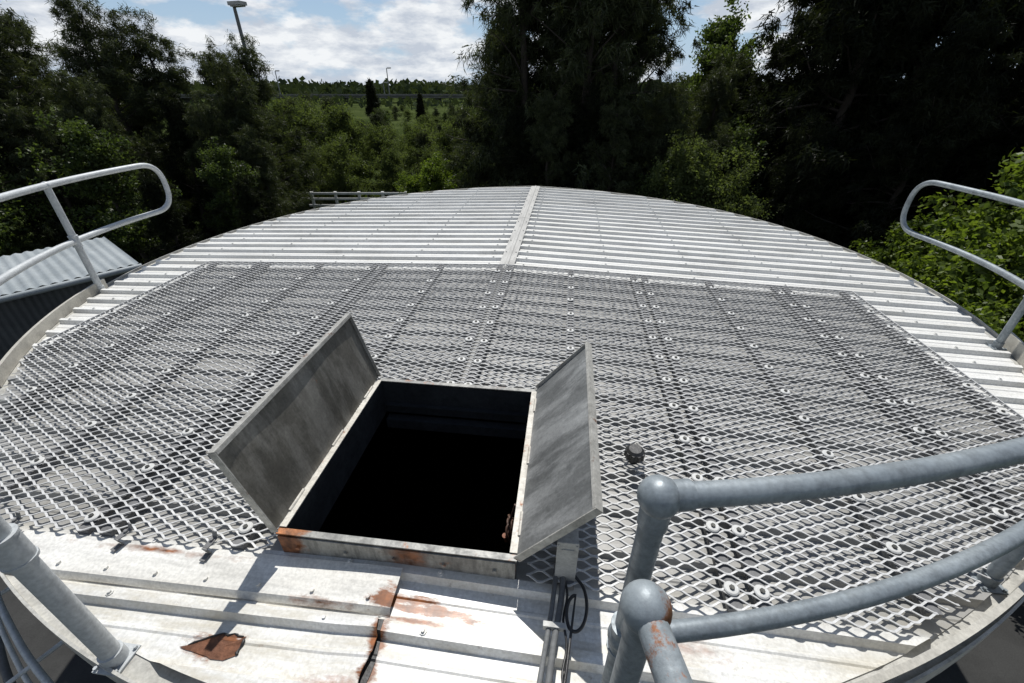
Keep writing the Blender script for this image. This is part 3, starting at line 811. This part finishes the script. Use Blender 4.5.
for k,x,y,s in [('m1',-8.8,20,.84),('m2',-7.3,20.5,.80),('m1',-5.9,21,.62),('m2',-10.4,22,.84),('m1',-4.2,21.5,.64),('y1',-2.6,15.6,.60),('m2',-2.6,19.5,.66),('m1',-6.6,18.0,.60),('m2',-4.8,18.4,.48),
                ('m1',-12,27,.80),('m2',-8.2,17.8,.64),('m1',-3.2,17.8,.50),('y2',-3.4,15.9,.5),('m2',-9.0,26,.66),('m1',-5.6,26,.58),('m2',-3.2,25,.62),('m1',-1.6,22,.78),('c1',-9.6,19,.42),('c2',-3.7,19.4,.34)]:
    plant(k,x,y,s)
for i in range(58):
    y=random.uniform(29,95); x=-y*random.uniform(.08,.62)
    hgt=(4.05-.030*y)*random.uniform(.55,.95)
    plant(random.choice(['b1','m2','m1','c1','m1']),x,y,max(.35,hgt/4.4)*1.15,max(.25,hgt/5.2))
plant('p1',-13.0,46,1.15,1.10); plant('p1',-9.0,48,.8,.85)
rng=np.random.default_rng(4)
n=34000
xs=rng.uniform(-420,420,n); ys=rng.uniform(95,330,n)
hh=(3.8+1.2*np.sin(xs*.11)+.9*np.sin(xs*.37+ys)+rng.normal(size=n)*.5)*np.where(ys<180,.34,1.0)
keep=(ys<133)|(ys>150); xs,ys,hh=xs[keep],ys[keep],hh[keep]; n=len(xs)
zs=GZ+np.maximum(.5,hh)*rng.random(n)**.5
c=np.stack([xs,ys,zs],1); sc=np.where(ys<180,.5,1.0)[:,None]; a=rnd_unit(rng,n)*1.5*sc; b=rnd_unit(rng,n)*1.3*sc
me=fast_mesh('far_forest',np.stack([c-a,c+b,c+a,c-b],1).reshape(-1,3),4,L_far)
o=D.objects.new('far_forest',me); col.objects.link(o); o['kind']='stuff'; o['label']='distant flat treeline on the horizon'; o['category']='forest'
n=12000
an=rng.uniform(0,TW,n); rr=rng.uniform(4.3,20,n)
cx=rr*np.cos(an); cy=4+rr*np.sin(an); keep=(cy>5.5)&~((cx<-5)&(cx>-12)&(cy<11)); cx,cy=cx[keep],cy[keep]; n=len(cx)
c=np.stack([cx,cy,GZ+rng.random(n)*.4],1); a=rnd_unit(rng,n)*.07; b=np.stack([rng.normal(size=n)*.08,rng.normal(size=n)*.08,rng.random(n)*.35],1)
me=fast_mesh('undergrowth',np.stack([c-a,c+a,c+b],1).reshape(-1,3),3,L_broad)
o=D.objects.new('undergrowth',me); col.objects.link(o); o['kind']='stuff'; o['label']='low green undergrowth around the tank'; o['category']='undergrowth'

# ---------------------------------------------------------------- WORLD + SUN
EL=math.radians(58); AZ=math.radians(0)
w=D.worlds.new('World'); scene.world=w; w.use_nodes=True; nt=w.node_tree; nt.nodes.clear()
out=nt.nodes.new('ShaderNodeOutputWorld'); bg=nt.nodes.new('ShaderNodeBackground'); bg.inputs['Strength'].default_value=.08
sky=nt.nodes.new('ShaderNodeTexSky'); sky.sky_type='NISHITA'; sky.sun_disc=False; sky.sun_elevation=EL; sky.sun_rotation=AZ; sky.air_density=1.0; sky.dust_density=.05; sky.ozone_density=2.5
tc=nt.nodes.new('ShaderNodeTexCoord'); sx=nt.nodes.new('ShaderNodeSeparateXYZ'); nt.links.new(tc.outputs['Generated'],sx.inputs[0])
mp=nt.nodes.new('ShaderNodeMapping'); mp.inputs['Scale'].default_value=(1,1,2.6); mp.inputs['Location'].default_value=(.35,.1,.0); nt.links.new(tc.outputs['Generated'],mp.inputs['Vector'])
cn=noise(nt,mp.outputs[0],6.5,11,.58)
cover=ramp(nt,cn,[(.40,0.0),(.50,1.0)])
hi=ramp(nt,sx.outputs['Z'],[(.25,1.0),(.6,.15)])
cover=math_n(nt,'MULTIPLY',cover,hi)
mp2=nt.nodes.new('ShaderNodeMapping'); mp2.inputs['Scale'].default_value=(1,1,2.9); mp2.inputs['Location'].default_value=(.35,.1,-.05); nt.links.new(tc.outputs['Generated'],mp2.inputs['Vector'])
cs=ramp(nt,noise(nt,mp2.outputs[0],11,9,.6),[(.42,.0),(.60,1.0)])
ccol=mixc(nt,cs,(6.8,7.5,8.6),(11.2,11.5,11.8))
hz_=ramp(nt,sx.outputs['Z'],[(0.0,.85),(.25,0.0)])
skyc=mixc(nt,hz_,sky.outputs[0],(5.2,7.0,9.6))
nt.links.new(mixc(nt,cover,skyc,ccol),bg.inputs['Color']); nt.links.new(bg.outputs[0],out.inputs[0])
sun=D.lights.new('sun','SUN'); sun.energy=5.0; sun.angle=math.radians(.5); sun.color=(1,.975,.935)
so=D.objects.new('sun',sun); col.objects.link(so)
sd=Vector((math.sin(AZ)*math.cos(EL),math.cos(AZ)*math.cos(EL),math.sin(EL)))
so.rotation_euler=sd.to_track_quat('Z','Y').to_euler(); so.location=(0,0,30)
# ---------------------------------------------------------------- CAMERA
cd=D.cameras.new('camera'); cd.sensor_width=36; cd.lens=430/1024*36; cd.clip_start=.02; cd.clip_end=3000
co=D.objects.new('camera',cd); col.objects.link(co); co.location=(0,0,1.5); co.rotation_euler=(math.radians(90-30.8),0,0)
scene.camera=co
scene.view_settings.view_transform='Standard'; scene.view_settings.look='None'; scene.view_settings.exposure=0
